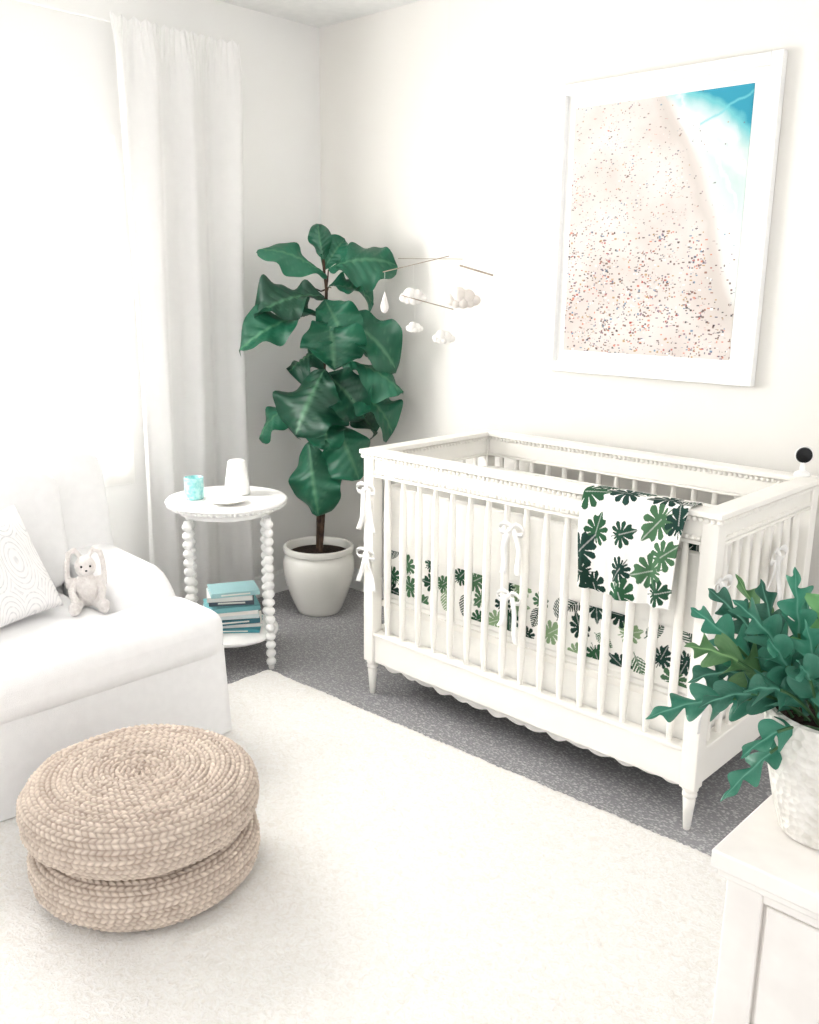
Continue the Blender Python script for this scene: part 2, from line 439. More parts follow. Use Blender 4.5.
for i,cc in enumerate(cols):
    th=random.uniform(.014,.024); w=random.uniform(.225,.26)-.007*i; d=random.uniform(.16,.18)-.004*i
    Mx=Matrix.Translation(tc_+Vector((random.uniform(-.012,.012),random.uniform(-.012,.012),z)))@Matrix.Rotation(math.atan2(pp.y,pp.x)+random.uniform(-.14,.14),4,'Z')
    m=colm('book_cover_%d'%i,cc); b=B()
    b.box((-w/2,-d/2,0),(w/2,d/2,.0025),Mx); b.box((-w/2,-d/2,th-.0025),(w/2,d/2,th),Mx); b.box((-w/2,-d/2,0),(w/2,-d/2+.003,th),Mx)
    parts.append(b.make('cover_%d'%i,m,False,.0008,1))
    b=B(); b.box((-w/2+.004,-d/2+.003,.0025),(w/2-.004,d/2-.004,th-.0025),Mx)
    if i%2==0: b.box((-w*.3,-d/2-.0006,th*.35),(w*.3,-d/2,th*.65),Mx)
    parts.append(b.make('pages_%d'%i,pg,False))
    z+=th+.0003
group('book_stack',(tc_.x,tc_.y,.138),parts)
def at(r,t,z): return tc_+pp*r-vd*t+Vector((0,0,z))
b=B(); b.lathe([(.034,0),(.038,.004),(.039,.088),(.036,.091),(.034,.088),(.033,.07),(0,.07)],at(-.13,.0,ZT),28); b.make('candle_jar',M['teal'])
b=B(); b.lathe([(.046,0),(.052,.004),(.053,.012),(.050,.05),(.038,.13),(.035,.142),(.028,.146),(.012,.146),(.0,.143)],at(.045,-.07,ZT),32); b.make('ceramic_diffuser',M['white'])
b=B(); b.lathe([(.03,0),(.035,.003),(.075,.014),(.078,.018),(.074,.018),(.033,.008),(0,.007)],at(.0,.10,ZT),36); b.make('trinket_dish',M['ceramic'])

# ------------------------------------------------------------ fiddle leaf fig
def fig():
    parts=[]; base=Vector((-3.27,2.82,0)); Rt=Vector((.654,.757,0)); Tw=Vector((.757,-.654,0))
    pr=[(.095,0),(.103,.004),(.115,.03),(.140,.09),(.162,.16),(.172,.215),(.172,.26),(.164,.285),(.156,.295),(.156,.302),(.168,.308),(.171,.322),(.168,.334),(.157,.336),(.150,.328),(.148,.29),(0,.29)]
    b=B(); b.lathe(pr,base,56,False)
    parts.append(b.make('ceramic_pot',M['ceramic'],True))
    b=B(); b.lathe([(.150,.295),(.1,.302),(0,.307)],base,24,False); parts.append(b.make('soil',M['soil']))
    def W(u,v,t=0):
        return base+Rt*((u-322)/207)+Tw*t+Vector((0,0,.36+(545-v)/216))
    stem=[W(322,558),W(323,510,.01),W(320,460,.0),W(323,420,.01),W(328,380,0),W(331,330,.01),W(332,290,0),W(328,255,0)]
    bb=B(); bb.tube(stem,[.014,.013,.012,.011,.010,.008,.007,.004],10)
    st2=[W(324,558,.02),W(328,500,.03),W(338,450,.05),W(345,400,.05),W(350,360,.05)]
    bb.tube(st2,[.010,.009,.008,.007,.005],8)
    L=B(); cols=[]
    def leaf(bu,bv,tu,tv,wpx,bt=.03,tt=.1,nrm=(0,.8,.6),sag=.12,seed=0):
        p0=W(bu,bv,bt); p1=W(tu,tv,tt); ax=p1-p0; ln=ax.length
        rs=random.Random(seed*7+1)
        n=(Rt*(nrm[0]+rs.uniform(-.45,.45))+Tw*nrm[1]+Vector((0,0,nrm[2]+rs.uniform(-.15,.45)))).normalized()
        side=ax.cross(n).normalized(); n=side.cross(ax).normalized()
        ph=rs.uniform(0,6); ph2=rs.uniform(0,6); Wd=wpx*1.16/207
        cup=rs.choice([-.45,-.3,.2,.45]); roll=rs.uniform(-.6,.6); hook=rs.uniform(-.02,.16)
        nu,nv=30,16; vs=[];fs=[]
        shade=rs.uniform(.55,1.45)
        for i in range(nu+1):
            s=i/nu; cen=p0+ax*s+n*(sag*ln*4*s*(1-s)-hook*ln*s**4)
            wf=max(0,math.sin(pi*min(1,s**1.12)))**.55*(.66+.62*s-.26*s**4)
            wf*=1-.12*math.exp(-((s-.30)/.1)**2)
            aa=roll*(s-.4); sd=side*math.cos(aa)+n*math.sin(aa); nn_=n*math.cos(aa)-side*math.sin(aa)
            for j in range(nv+1):
                t=-1+2*j/nv
                w=wf*Wd/2
                wave=.20*Wd*math.sin(s*10+ph+(1.7 if t>0 else 0))*abs(t)**1.8+.06*Wd*math.sin(s*23+ph2+t*2)*abs(t)**2
                fold=cup*w*abs(t)**1.3*2*.6
                vein=s*8-abs(t)*1.6
                q=.010*abs(math.sin(pi*vein))*(1-abs(t)**3)
                vs.append(cen+sd*w*t*(1-.06*abs(cup))+nn_*(wave*min(1,s*4)+fold+q))
                vv=abs(((vein+.5)%1)-.5)
                isv= max(0,1-vv/.08)*.45*(1-abs(t)*.7) + max(0,1-abs(t)/.07)*1.0
                g=np.array(lin((24,88,64)))*shade; g2=np.array(lin((120,176,132)))
                cols.append(g+(g2-g)*min(1,isv)*.36)
        for i in range(nu):
            for j in range(nv):
                a=i*(nv+1)+j; fs.append((a,a+1,a+nv+2,a+nv+1))
        L.add(vs,fs)
        best=min([q for q in stem[2:]+st2[2:]],key=lambda q:(q-p0).length+ (0.3 if q.z>p0.z+.02 else 0))
        mid=(best+p0)/2+Vector((0,0,-.01))
        bb.tube([best,mid,p0,p0+ax*.06],[.004,.0035,.0035,.002],6)
    leaf(330,262,324,230,20,.0,.03,(0,1,.2),.05,1)
    leaf(334,272,396,262,42,.02,.08,(0,.7,.7),.12,2)
    leaf(333,280,272,250,28,.0,.05,(-.2,.7,.7),.10,3)
    leaf(330,298,266,318,44,.02,.12,(-.3,.7,.6),.14,4)
    leaf(326,314,252,350,38,.05,.14,(-.2,.8,.5),.12,5)
    leaf(322,290,292,304,32,-.05,-.12,(-.2,.6,.8),.10,6)
    leaf(335,318,338,366,54,.08,.18,(0,.9,.5),.10,7)
    leaf(345,318,398,362,42,.02,.12,(.3,.8,.5),.14,8)
    leaf(345,358,403,388,32,.05,.15,(.3,.7,.7),.10,9)
    leaf(330,366,302,428,64,.10,.2,(-.1,.95,.35),.06,10)
    leaf(350,386,396,426,42,.02,.10,(.3,.8,.5),.14,11)
    leaf(308,398,264,434,28,.0,.04,(-.3,.8,.5),.1,12)
    leaf(335,416,362,476,48,.06,.12,(.2,.95,.3),.08,13)
    leaf(314,438,322,512,46,.08,.14,(-.1,1,.1),.05,14)
    leaf(334,288,378,300,32,.02,.0,(.1,.7,.8),.1,15)
    leaf(330,300,352,344,42,.04,.14,(.1,.9,.4),.1,16)
    leaf(330,372,368,412,42,.03,.1,(.1,.9,.4),.1,17)
    leaf(328,350,296,372,38,.0,-.02,(-.2,.7,.7),.1,18)
    leaf(332,330,366,318,38,-.04,-.14,(0,.6,.8),.1,19)
    leaf(345,404,380,438,34,-.03,-.1,(.2,.8,.5),.1,21)
    leaf(330,272,350,242,24,-.02,-.05,(.1,.8,.6),.1,22)
    leaf(334,410,330,446,38,.05,.12,(.1,.9,.4),.1,23)
    leaf(338,345,376,350,38,-.02,-.06,(.2,.8,.6),.1,25)
    parts.append(L.make('leaves',M['figleaf'],True,ang=180,cols=np.array(cols)))
    parts.append(bb.make('trunk',M['bark'],True))
    group('potted_fiddle_leaf_fig',tuple(base),parts)
fig()

# ------------------------------------------------------------ crib
cx0,cx1,cy0,cy1=-2.44,-1.03,2.305,3.05
def crib():
    parts=[]; b=B()
    pw=.05
    for x in (cx0+.012,cx1-.012-pw):
        for y in (cy0+.012,cy1-.012-pw):
            b.box((x,y,.14),(x+pw,y+pw,.955))
    for y in (cy0,cy1-.068):
        b.box((cx0,y,.955),(cx1,y+.068,.972))
    for x in (cx0,cx1-.068):
        b.box((x,cy0+.068,.955),(x+.068,cy1-.068,.972))
    for y in (cy0+.02,cy1-.055):
        b.box((cx0+.062,y,.882),(cx1-.062,y+.035,.955)); b.box((cx0+.062,y-.006,.872),(cx1-.062,y+.041,.882))
        b.box((cx0+.062,y+.002,.14),(cx1-.062,y+.033,.25)); b.box((cx0+.062,y-.006,.25),(cx1-.062,y+.041,.262))
    for x in (cx0+.02,cx1-.055):
        b.box((x,cy0+.062,.882),(x+.035,cy1-.062,.955)); b.box((x-.006,cy0+.062,.872),(x+.041,cy1-.062,.882))
        b.box((x+.002,cy0+.062,.14),(x+.033,cy1-.062,.25)); b.box((x-.006,cy0+.062,.25),(x+.041,cy1-.062,.262))
    b.box((cx0+.06,cy0+.06,.36),(cx1-.06,cy1-.06,.385))
    parts.append(b.make('frame',M['crib'],True,.003,2))
    b=B()
    sp=[(.0085,.262),(.0095,.285),(.0125,.34),(.0135,.5),(.0135,.65),(.0125,.79),(.0095,.85),(.0085,.872)]
    for i in range(16):
        x=cx0+.062+(cx1-cx0-.124)*(i+.7)/16.4
        for y in (cy0+.037,cy1-.037): b.lathe(sp,(x,y,0),12,False)
    for i in range(8):
        y=cy0+.062+(cy1-cy0-.124)*(i+.7)/8.4
        for x in (cx0+.037,cx1-.037): b.lathe(sp,(x,y,0),12,False)
    ft=[(.009,0),(.011,.004),(.016,.07),(.019,.1),(.015,.106),(.022,.112),(.022,.12),(.015,.126),(.024,.132),(.024,.142)]
    for x in (cx0+.037,cx1-.037):
        for y in (cy0+.037,cy1-.037): b.lathe(ft,(x,y,0),20)
    parts.append(b.make('spindles_and_feet',M['crib'],True,ang=50))
    b=B()
    def beads(p0,p1):
        L=(Vector(p1)-Vector(p0)).length; n=int(L/.0185)
        for i in range(n+1): b.ell(Vector(p0).lerp(Vector(p1),i/n),(.0078,)*3,10,6)
    for z,o in ((.9455,.010),(.891,.015)):
        beads((cx0+.010,cy0+o+.0,z),(cx1-.010,cy0+o,z)) if z>.9 else beads((cx0+.07,cy0+.018,z),(cx1-.07,cy0+.018,z))
        beads((cx1-.010,cy0+.012,z),(cx1-.010,cy1-.012,z)) if z>.9 else beads((cx1-.018,cy0+.07,z),(cx1-.018,cy1-.07,z))
        if z>.9:
            beads((cx0+.010,cy0+.012,z),(cx0+.010,cy1-.012,z))
            beads((cx0+.07,cy1-.057,z),(cx1-.07,cy1-.057,z)); beads((cx0+.057,cy0+.07,z),(cx0+.057,cy1-.07,z))
    parts.append(b.make('beaded_trim',M['crib'],True,ang=180))
    parts.append(soft('mattress',((cx0+cx1)/2,(cy0+cy1)/2,.455),(cx1-cx0-.15,cy1-cy0-.15,.14),M['cotton'],.12,30))
    b=B()
    b.box((cx0+.075,cy0+.066,.40),(cx1-.075,cy0+.088,.835)); b.box((cx0+.075,cy1-.088,.40),(cx1-.075,cy1-.066,.835))
    b.box((cx0+.066,cy0+.09,.40),(cx0+.088,cy1-.09,.835)); b.box((cx1-.088,cy0+.09,.40),(cx1-.066,cy1-.09,.835))
    parts.append(b.make('bumper',M['cotton'],True,.009,3))
    per=[(cx0+.07,cy0+.07),(cx1-.07,cy0+.07),(cx1-.07,cy1-.07),(cx0+.07,cy1-.07)]
    pts=[]
    for i in range(4):
        a=Vector(per[i]);c=Vector(per[(i+1)%4]); n=int((c-a).length/.006)
        nrm=Vector(((c-a).y,-(c-a).x)).normalized()
        for k in range(n):
            p=a.lerp(c,k/n); d=(c-a).length*k/n
            pts.append((p,nrm,d))
    V=np.zeros((14,len(pts),3))
    for j in range(14):
        for i,(p,nrm,d) in enumerate(pts):
            f_=1-j/13; w=.005*math.sin(d*48)*f_
            z0=.112-.012*abs(math.sin(d*pi/.085))-.010*math.sin(d*3.2)
            q=p+nrm*w; V[j,i]=(q.x,q.y,z0+(.40-z0)*j/13)
    parts.append(gridmesh('crib_skirt',V,M['cotton'],wrap=True))
    return parts
parts=crib()

# monstera pattern painter
def monstera(X,Y,seed,spacing,size):
    rs=random.Random(seed)
    base=np.array(lin((246,244,239))); C=np.tile(base,X.shape+(1,)).astype(float)
    greens=[(30,66,50),(44,88,60),(22,52,42),(134,160,122),(34,72,52),(28,60,52),(70,108,76),(24,56,48)]
    x0,x1,y0,y1=X.min(),X.max(),Y.min(),Y.max()
    pts=[];tries=0
    while tries<4000:
        tries+=1; p=(rs.uniform(x0,x1),rs.uniform(y0,y1))
        if all(math.hypot(p[0]-q[0],p[1]-q[1])>spacing for q in pts): pts.append(p)
    for k,(cx,cy) in enumerate(pts):
        a=rs.uniform(0,2*pi); s=size*rs.uniform(.75,1.15); g=np.array(lin(greens[rs.randrange(len(greens))]))
        lx=((X-cx)*math.cos(a)+(Y-cy)*math.sin(a))/s; ly=(-(X-cx)*math.sin(a)+(Y-cy)*math.cos(a))/s+.5
        ax=np.abs(lx); ty=rs.random()
        if ty<.80:
            # heart-shaped monstera: lobes radiate from points along the midrib
            dy=ly-.28; r=np.hypot(lx,dy); th=np.arctan2(ax,dy)
            R=np.interp(th,[0,.3,.7,1.2,1.8,2.4,2.85,pi],[.76,.62,.53,.49,.46,.42,.34,.08])
            hub=.28+.22*np.clip(ly,0,1)            # slits fan out around a moving hub
            th2=np.arctan2(ax,ly-hub); nl=5.4; fr=(th2*nl/pi+.5)%1; fr=np.minimum(fr,1-fr)
            depth=np.clip((r/R-.36)/.64,0,1)
            slit=(fr<.035+.14*depth)&(r>.38*R)&(th>.3)
            inside=(r<R*(.92+.08*np.cos(2*pi*(fr-.5))))&~slit
            rib=inside&(ax<.018)&(dy>-.02)
        else:
            ok=(ly>0)&(ly<1); w=.30*np.sin(pi*np.clip(ly,0,1)**.8)**.7
            q=ly-.9*ax; fr=(q*8)%1
            inside=ok&(ax<w)&~((fr<.35)&(ax>.03)); rib=inside&(ax<.01)
        stem=(ly<=.30)&(ly>-.15)&(ax<.016)
        C[inside|stem]=g; C[rib]=g+(base-g)*.35
    return C
def band(name,p0,p1,z0,z1,seed):
    p0=np.array(p0);p1=np.array(p1); L_=np.linalg.norm(p1-p0); n=int(L_/.0022); m=int((z1-z0)/.0022)
    u=np.linspace(0,1,n);v=np.linspace(0,1,m);U,V=np.meshgrid(u,v,indexing='ij')
    nr=np.array([(p1-p0)[1],-(p1-p0)[0]])/L_
    w=.002*np.sin(U*L_*30)
    X=p0[0]+(p1-p0)[0]*U+nr[0]*w; Y=p0[1]+(p1-p0)[1]*U+nr[1]*w; Z=z0+(z1-z0)*V
    C=monstera(U*L_,V*(z1-z0),seed,.068,.086)
    return gridmesh(name,np.stack([X,Y,Z],-1),M['col'],C)
parts.append(band('bumper_band_front',(cx0+.075,cy0+.062),(cx1-.075,cy0+.062),.425,.595,11))
parts.append(band('bumper_band_right',(cx1-.062,cy0+.09),(cx1-.062,cy1-.09),.425,.595,12))
parts.append(band('bumper_band_left',(cx0+.092,cy0+.09),(cx0+.092,cy1-.09),.425,.595,13))
def bow(b,c,out,right,s=1,seed=0):
    c=Vector(c);out=Vector(out);right=Vector(right);up=Vector((0,0,1)); rs=random.Random(seed)
    for sg in (-1,1):
        pts=[]; wv=[]
        for k in range(15):
            t=2*pi*k/14
            x=.036*(1-math.cos(t))/2*s*sg*1.1; y=.013*math.sin(t)*s-.004*(1-math.cos(t))/2*s
            pts.append(c+right*x+up*y+out*(.004+.006*math.sin(t/2)))
            wv.append(out*.006+up*.013*s+right*.003)
        b.strip(pts,wv)
        L_=rs.uniform(.085,.135)*s; pts=[]
        for k in range(12):
            t=k/11; pts.append(c+right*sg*(.006+.026*t+.006*math.sin(t*5+seed))*s-up*L_*t+out*(.006+.004*math.sin(t*7+sg)))
        b.strip(pts,right*.017*s+out*.003*sg)
    b.ell(c+out*.008,(.008,.007,.009),10,6)
b=B()
o=(0,-1,0);r_=(1,0,0); yf=cy0+.018
for i,(x,y,z) in enumerate([(-1.735,yf,.80),(-1.735,yf,.57),(cx0+.04,cy0+.006,.83),(cx0+.04,cy0+.006,.58)]): bow(b,(x,y,z),o,r_,1.25,i)
for i,(y,z) in enumerate([(cy0+.035,.77),(cy0+.035,.50),(2.72,.78)]): bow(b,(cx1-.008,y,z),(1,0,0),(0,1,0),1.4,i+9)
parts.append(b.make('ribbon_bows',M['satin'],True,solid=.0012,ang=180))
group('crib',((cx0+cx1)/2,(cy0+cy1)/2,0),parts)

# blanket over the front rail
def blanket():
    o=cy0-2.32
    path=[(2.405,.78),(2.403,.88),(2.400,.96),(2.392,.979),(2.36,.981),(2.325,.981),(2.308,.974),(2.300,.94),(2.292,.85),(2.285,.69)]
    pp_=np.array(path); ds=np.hypot(*np.diff(pp_,axis=0).T); S=np.concatenate([[0],np.cumsum(ds)])
    nv,nu=330,240; s=np.linspace(0,S[-1],nv)
    y=np.interp(s,S,pp_[:,0]); z=np.interp(s,S,pp_[:,1])
    k=np.ones(9)/9
    y=np.convolve(np.pad(y,4,'edge'),k,'valid')+o; z=np.convolve(np.pad(z,4,'edge'),k,'valid')
    u=np.linspace(0,1,nu); U,Vv=np.meshgrid(u,np.arange(nv),indexing='ij')
    f=np.clip((.96-z)/.27,0,1)*(s>S[-1]*.5); F=np.tile(f,(nu,1))
    X=-1.460+.335*U+F*(.018-.040*U)+.004*np.sin(z[None,:]*20)
    Y=y[None,:]-F*(.006+.010*np.sin(U*14+1)+.006*np.sin(U*31))
    Z=z[None,:]+np.zeros_like(U)-F*.012*np.sin(U*3)
    C=monstera(U*.35,np.tile(s,(nu,1)),24,.076,.106)
    ob=gridmesh('monstera_blanket',np.stack([X,Y,Z],-1),M['col'],C)
    q=ob.modifiers.new('s','SOLIDIFY'); q.thickness=.004; q.offset=1
blanket()

# baby monitor on the crib's far corner
b=B(); mc=Vector((cx1-.065,cy1-.036,.972))
b.lathe([(.024,0),(.026,.004),(.024,.01),(.010,.018),(.008,.04),(.011,.046)],mc,24); w_=b.make('monitor_stand',M['white'])
b=B(); d_=Vector((.55,-.83,0)).normalized(); AX=Vector((0,0,1)).rotation_difference(d_).to_matrix()
b.lathe([(.014,-.022),(.022,-.018),(.026,0),(.024,.010),(.018,.013),(0,.014)],mc+Vector((0,0,.068)),28,axis=AX); h_=b.make('camera_head',M['black'])
b=B(); b.lathe([(.0262,-.004),(.029,-.003),(.029,.003),(.0262,.004)],mc+Vector((0,0,.068)),28,False,axis=AX); r2=b.make('camera_ring',M['white'])
group('baby_monitor',tuple(mc),[w_,h_,r2])

# ------------------------------------------------------------ mobile
def mobile():
    c=Vector((-2.46,2.72,0)); Rt=Vector((.727,.687,0)); Tw=Vector((.69,-.72,0))
    def W(u,v,t=0): return c+Rt*((u-430)/255)+Tw*t+Vector((0,0,1.55+(290-v)/255))
    b=B(); s=B(); f1=B(); f2=B()
    b.tube([W(380,275,.0),W(445,259,.0)],.0018,8)
    b.tube([W(398,297,.02),W(450,310,.02)],.0020,8)
    b.tube([W(455,268,.03),W(488,277,.03)],.0035,8)
    b.tube([W(395,262,0),W(458,262,.03)],.0014,6)
    def st(a,c_): s.tube([a,c_],.0006,5)
    top=W(440,261); ceil=Vector((top.x,top.y,2.75)); st(top,ceil); s.lathe([(.012,-.012),(.014,0)],ceil,12)
    st(W(382,274),W(382,296)); st(W(410,268),W(410,292,.0)); st(W(459,262,.03),W(459,292,.04)); st(W(412,300,.02),W(412,322,.02)); st(W(441,305,.02),W(441,332,.02)); st(W(425,265,0),W(425,303,.02)); st(W(472,262,.03),W(472,273,.03))
    def cloud(bb,u,v,wd,t):
        p=W(u,v,t); k=wd/255
        for dx,dz,r in ((-.34,-.05,.17),(-.12,.08,.24),(.14,.05,.21),(.36,-.06,.15),(0,-.1,.2),(.2,-.1,.17),(-.2,-.1,.18)):
            bb.ell(p+Rt*dx*k+Vector((0,0,dz*k)),(r*k,)*3,12,8,)
    cloud(f1,410,298,27,0); cloud(f2,459,299,34,.04); cloud(f1,412,328,17,.02); cloud(f1,441,337,23,.02)
    f1.lathe([(.0005,.045),(.008,.02),(.015,-.005),(.016,-.018),(.010,-.032),(.0005,-.038)],W(382,305),16)
    parts=[b.make('dowels',M['wood']),s.make('strings',M['string']),f1.make('clouds_and_raindrop',M['felt'],True,ang=180),f2.make('sand_cloud',M['felt2'],True,ang=180)]
    group('cloud_mobile',(c.x,c.y,1.55),parts)
mobile()

# ------------------------------------------------------------ framed print
def art():
    x0,x1,z0,z1=-2.222,-1.350,1.23,2.308; y1=YB-.002; fw=.04; dp=.034
    b=B(); y0=y1-dp
    b.box((x0,y0,z0),(x0+fw,y1,z1)); b.box((x1-fw,y0,z0),(x1,y1,z1)); b.box((x0+fw,y0,z0),(x1-fw,y1,z0+fw)); b.box((x0+fw,y0,z1-fw),(x1-fw,y1,z1))
    fr=b.make('frame',M['trim'],True,.003)
    b=B(); b.box((x0+fw,y1-.012,z0+fw),(x1-fw,y1-.002,z1-fw)); mt=b.make('mat_board',M['mat'],False)
    mg=.045; a0,a1,c0,c1=x0+fw+mg-.01,x1-fw-mg-.01,z0+fw+mg,z1-fw-mg
    n,m=480,640; u=np.linspace(0,1,n); v=np.linspace(0,1,m); U,V=np.meshgrid(u,v,indexing='ij')
    nz=np.array([[noise.fractal(Vector((a*4,c*5,2)),1.0,2.0,5) for c in v[::4]] for a in u[::4]])
    nz=np.kron(nz,np.ones((4,4)))[:n,:m]
    nf=rng.random((n,m))
    sand=np.array(lin((208,198,192))); sand2=np.array(lin((224,216,211)))
    C=sand+(sand2-sand)*np.clip(.5+nz*.8+.25*(nf-.5)+.3*(V-.5),0,1)[...,None]
    LV=[0,.1,.3,.5,.7,.85,1]; LX=[1.12,1.05,.93,.84,.75,.66,.54]
    line=np.interp(V,LV,LX)+.035*nz
    d=U-line; dp_=np.clip(d,0,1)
    foam=np.array(lin((222,228,225)));shal=np.array(lin((196,216,211)));turq=np.array(lin((114,192,198)));deep=np.array(lin((56,150,174)))
    def mix(C,c,k): k=np.clip(k,0,1)[...,None]; return C+(c-C)*k
    C=mix(C,np.array(lin((198,191,184))),(1-np.abs(d+.03)/.06)*.7)
    C=mix(C,foam,dp_/.05)
    C=mix(C,shal,(dp_/.12)*np.clip((V-.35)*2.5,0,1)*np.clip(.6+1.2*nz,0,1))
    tq=(U-.64)*.45+(V-.93)*1.0+.05*nz
    C=mix(C,turq,np.clip(tq/.08+.1,0,1)*(d>.0))
    C=mix(C,deep,np.clip((tq-.08)/.03,0,1)*(d>.0))
    ff=np.clip(1-np.abs((V-.930)-(U-.85)*.35-.02*nz)/.008,0,1)*.8; C=mix(C,turq*1.1,ff*(d>.12))
    ff=np.clip(1-np.abs(tq+.06-.06*nz)/.04,0,1)*.8; C=mix(C,np.array(lin((238,241,239))),ff*(d>.02))
    ff=np.clip(1-np.abs(d-.10-.09*nz)/.02,0,1)*.6; C=mix(C,np.array(lin((240,240,237))),ff)
    pal=[(80,56,54),(110,72,66),(60,72,96),(168,74,70),(50,48,52),(82,124,152),(140,94,76),(246,246,246),(206,120,96),(100,78,70),(120,90,112),(74,52,52),(176,140,90)]
    rs=random.Random(4)
    cl=[(rs.random(),rs.random()) for _ in range(70)]
    cnt=0
    for _ in range(90000):
        if cnt>2600: break
        x,y=rs.random(),rs.random()
        li=np.interp(y,LV,LX)
        pr=np.interp(y,[0,.35,.55,.75,.9,1],[1,.9,.8,.75,.65,.5])*(1 if x<li-.06 else .3 if x<li+.10 else .015)
        near=min(math.hypot((x-q[0]),(y-q[1])) for q in cl)
        if rs.random()>pr*(1.1 if near<.05 else .45): continue
        i=int(x*(n-1));j=int(y*(m-1)); r1=rs.choice([1,2,2,3,3,4]); r2_=rs.choice([1,2,2,3])
        al=.85
        if y>.5: r1=rs.choice([1,2,2,3]); r2_=rs.choice([1,2]); al=.7
        a=np.array(lin(rs.choice(pal)))
        C[max(0,i-r1+1):i+r1,max(0,j-r2_+1):j+r2_]=a*al+C[i,j]*(1-al)
        cnt+=1
    X=a0+(a1-a0)*U; Z=c0+(c1-c0)*V; Y=np.full_like(X,y1-.0135)
    pr=gridmesh('beach_photo',np.stack([X,Y,Z],-1),M['print'],C,smooth=False)
    group('framed_beach_print',((x0+x1)/2,y1,(z0+z1)/2),[fr,mt,pr])
art()

# ------------------------------------------------------------ dresser + fern
DZ=.80; dx0,dx1,dy0,dy1=-.468,.62,1.112,1.60
b=B()
b.box((dx0,dy0,DZ-.028),(dx1,dy1,DZ)); b.box((dx0+.008,dy0+.008,DZ-.042),(dx1-.008,dy1-.008,DZ-.028))
b.box((dx0+.02,dy0+.03,.06),(dx1-.02,dy1-.01,DZ-.042))
yy0,yy1=dy0+.018,dy0+.03
b.box((dx0+.018,yy0,.0),(dx0+.07,yy1,DZ-.042)); b.box((dx1-.07,yy0,0),(dx1-.018,yy1,DZ-.042))
for z0_,z1_ in ((.06,.12),(.30,.32),(.52,.54),(.74,DZ-.042)): b.box((dx0+.07,yy0,z0_),(dx1-.07,yy1,z1_))
for z0_,z1_ in ((.125,.295),(.325,.515),(.545,.735)):
    for xa,xc in ((dx0+.075,.062),(.072,dx1-.075)): b.box((xa,dy0+.022,z0_),(xc,dy0+.03,z1_))
b.box((.062,yy0,.12),(.072,yy1,.74))
for x in (dx0+.02,dx1-.06):
    for y in (dy0+.032,dy1-.05): b.box((x,y,0),(x+.04,y+.04,.06))
bd=b.make('dresser_body',M['dress'],True,.003)
b=B()
for z_ in (.21,.42,.64):
    for x_ in (-.17,.31): b.lathe([(.008,0),(.008,.012),(.016,.018),(.015,.026),(0,.028)],(x_,dy0+.022,z_),16,axis=Matrix.Rotation(pi/2,3,'X'))
kn=b.make('drawer_knobs',M['white'])
group('dresser',(0,1.35,0),[bd,kn])

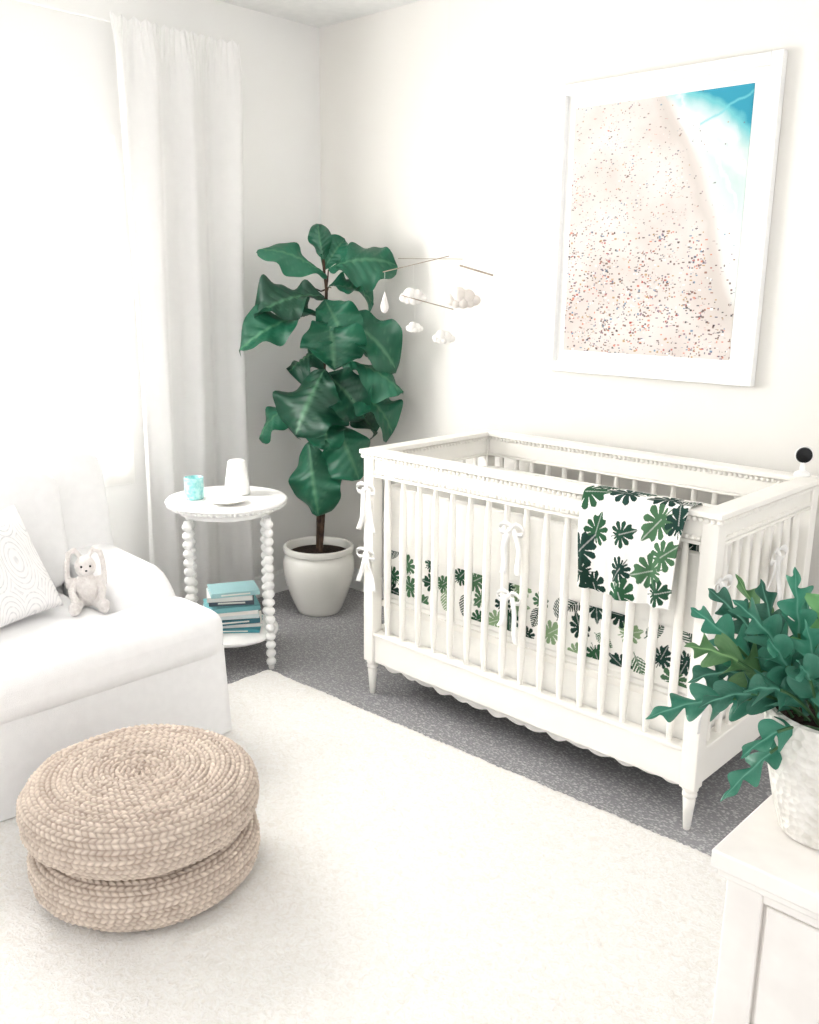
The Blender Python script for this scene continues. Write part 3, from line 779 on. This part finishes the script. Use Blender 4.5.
def fern():
    pc=Vector((-.372,1.268,DZ)); parts=[]
    b=B(); b.lathe([(.055,0),(.062,.004),(.076,.05),(.092,.12),(.097,.17),(.095,.188),(.089,.19),(.086,.18),(.085,.165),(0,.165)],pc,48,False)
    parts.append(b.make('textured_pot',M['potw']))
    b=B(); b.lathe([(.086,.17),(0,.178)],pc,20,False); parts.append(b.make('soil',M['soil']))
    Rt=Vector((.957,.29,0)).normalized(); Tw=Vector((.29,-.957,0)).normalized()
    bc=pc+Vector((0,0,.175))
    def W(u,v,t):
        K=1.28/(1.28-t)
        return bc+Rt*((u-843)/K/719)+Tw*t+Vector((0,0,(706-(288+(v-288)/K))/700))
    L=B(); cols=[]; st=B()
    def frond(u,v,t,W_,lift,seed,light=0):
        rs=random.Random(seed)
        p2=W(u,v,t); dr=p2-bc; dr.z=0; dr=dr.normalized() if dr.length>.01 else Vector((0,0,0))
        p0=bc+dr*.045+Vector((rs.uniform(-.02,.02),rs.uniform(-.02,.02),0)); p1=(p0+p2)/2+Vector((0,0,lift))
        n=(Tw*.85+Vector((0,0,.5))+Rt*rs.uniform(-.3,.3)).normalized()
        ns=130; pts=[]
        nl=max(3.2,(p2-p0).length/.036)
        s0=rs.uniform(.10,.2); ph=rs.uniform(0,1); tw=rs.uniform(-.9,.9)
        g=np.array(lin((42,108,86) if not light else (98,152,98)))*rs.uniform(.5,1.4); g2=np.array(lin((110,172,150) if not light else (150,192,130)))
        vs=[];fs=[];nv=8
        for i in range(ns+1):
            s=i/ns; q=p0*(1-s)**2+p1*2*s*(1-s)+p2*s*s; pts.append(q)
            tg=((p1-p0)*(1-s)+(p2-p1)*s).normalized()
            side=tg.cross(n).normalized(); nn=side.cross(tg)
            a=tw*(s-.5); side=side*math.cos(a)+nn*math.sin(a); nn=side.cross(tg)
            x=(s-s0)/(1-s0)
            e=0 if s<s0 else min(1,x/.15)**.7*max(0,1-x**2.2)**.8
            for j in range(-nv,nv+1):
                tt=j/nv; pz=0 if j<0 else .5
                fr=(s*nl+ph+pz)%1
                lob=math.sin(pi*fr)**1.3
                tipw=max(0,(x-.85)/.15)
                w=W_*e*(.15+.85*(lob*(1-tipw)+.45*tipw))
                if s<s0: w=.0015
                wv=.016*math.sin(s*nl*pi+ph*6+pz*4)*abs(tt)**1.6*min(1,w/.015)
                vs.append(q+side*w*tt+tg*(abs(tt)*w*.75)+nn*(wv-.18*w*abs(tt)))
                cols.append(g+(g2-g)*(max(0,1-abs(tt)*7)*.8+rs.random()*.08+.22*abs(tt)*lob))
        m=2*nv+1
        for i in range(ns):
            for j in range(m-1):
                k=i*m+j; fs.append((k,k+1,k+m+1,k+m))
        L.add(vs,fs); st.tube(pts[:80:8],.0022,6)
    F_=[(652,752,.10,.034,.05,1,0),(738,828,.11,.028,.04,2,0),(686,662,.10,.036,.05,3,1),(690,618,.06,.034,.03,4,0),
        (706,594,.02,.034,.03,5,0),(730,604,.10,.034,.04,6,0),(756,576,.0,.034,.0,7,0),(786,560,.04,.034,.0,8,0),
        (818,548,.02,.034,.0,9,1),(850,560,.05,.036,.0,10,0),(706,728,.14,.032,.06,11,0),(750,702,.16,.032,.05,12,0),
        (694,700,.05,.034,.07,13,0),(768,640,.12,.034,.03,14,0),(800,612,.10,.034,.01,15,0),(722,650,.02,.034,.06,16,0),
        (800,664,.16,.032,.04,18,0),(828,630,.12,.034,.02,19,0),(880,610,.06,.036,.0,20,0),(930,650,.04,.036,.03,21,0),(940,720,.02,.036,.04,22,0),(800,588,-.06,.034,0,23,0),(732,574,-.03,.028,0.0,24,1),
        (754,774,.13,.024,.04,26,0),(860,690,.16,.034,.04,27,0)]
    for a in F_: frond(*a)
    parts.append(L.make('fronds',M['fern'],True,ang=180,cols=np.array(cols))); parts.append(st.make('stems',M['fern'],True,cols=np.tile(np.array(lin((70,110,70))),(len(st.v),1))))
    group('potted_blue_star_fern',tuple(pc),parts)
fern()

# ------------------------------------------------------------ light
w=bpy.data.worlds.new('daylight'); sc.world=w; w.use_nodes=True
bg=w.node_tree.nodes['Background']; bg.inputs[0].default_value=(1,.996,.988,1); bg.inputs[1].default_value=1.55
def area(name,loc,rot,sx,sy,p,c=(1,1,1)):
    l=bpy.data.lights.new(name,'AREA'); l.shape='RECTANGLE'; l.size=sx; l.size_y=sy; l.energy=p; l.color=c
    o=bpy.data.objects.new(name,l); o.location=loc; o.rotation_euler=rot; sc.collection.objects.link(o); return o
area('window_daylight',(XL-.35,1.26,1.5),(0,math.radians(-90),0),1.3,1.4,150,(1,.995,.985))
sc.view_settings.view_transform='Standard'; sc.view_settings.look='None'; sc.view_settings.exposure=0

# ------------------------------------------------------------ camera
f=920.; p=math.radians(13.68);az=math.radians(46.6)
c,s=math.cos(p),math.sin(p)
F=Vector((-math.cos(az)*c,math.sin(az)*c,-s));R=Vector((math.sin(az),math.cos(az),0));U=R.cross(F)
r=(R+.0125*U).normalized(); u=(U-.0125*R).normalized()
m=Matrix((( r.x,u.x,-F.x,0),(r.y,u.y,-F.y,0),(r.z,u.z,-F.z,1.55),(0,0,0,1)))
cam=bpy.data.cameras.new('camera'); cam.sensor_fit='HORIZONTAL'; cam.sensor_width=36; cam.lens=f/819*36; cam.clip_start=.05
co=bpy.data.objects.new('camera',cam); co.matrix_world=m; sc.collection.objects.link(co); sc.camera=co
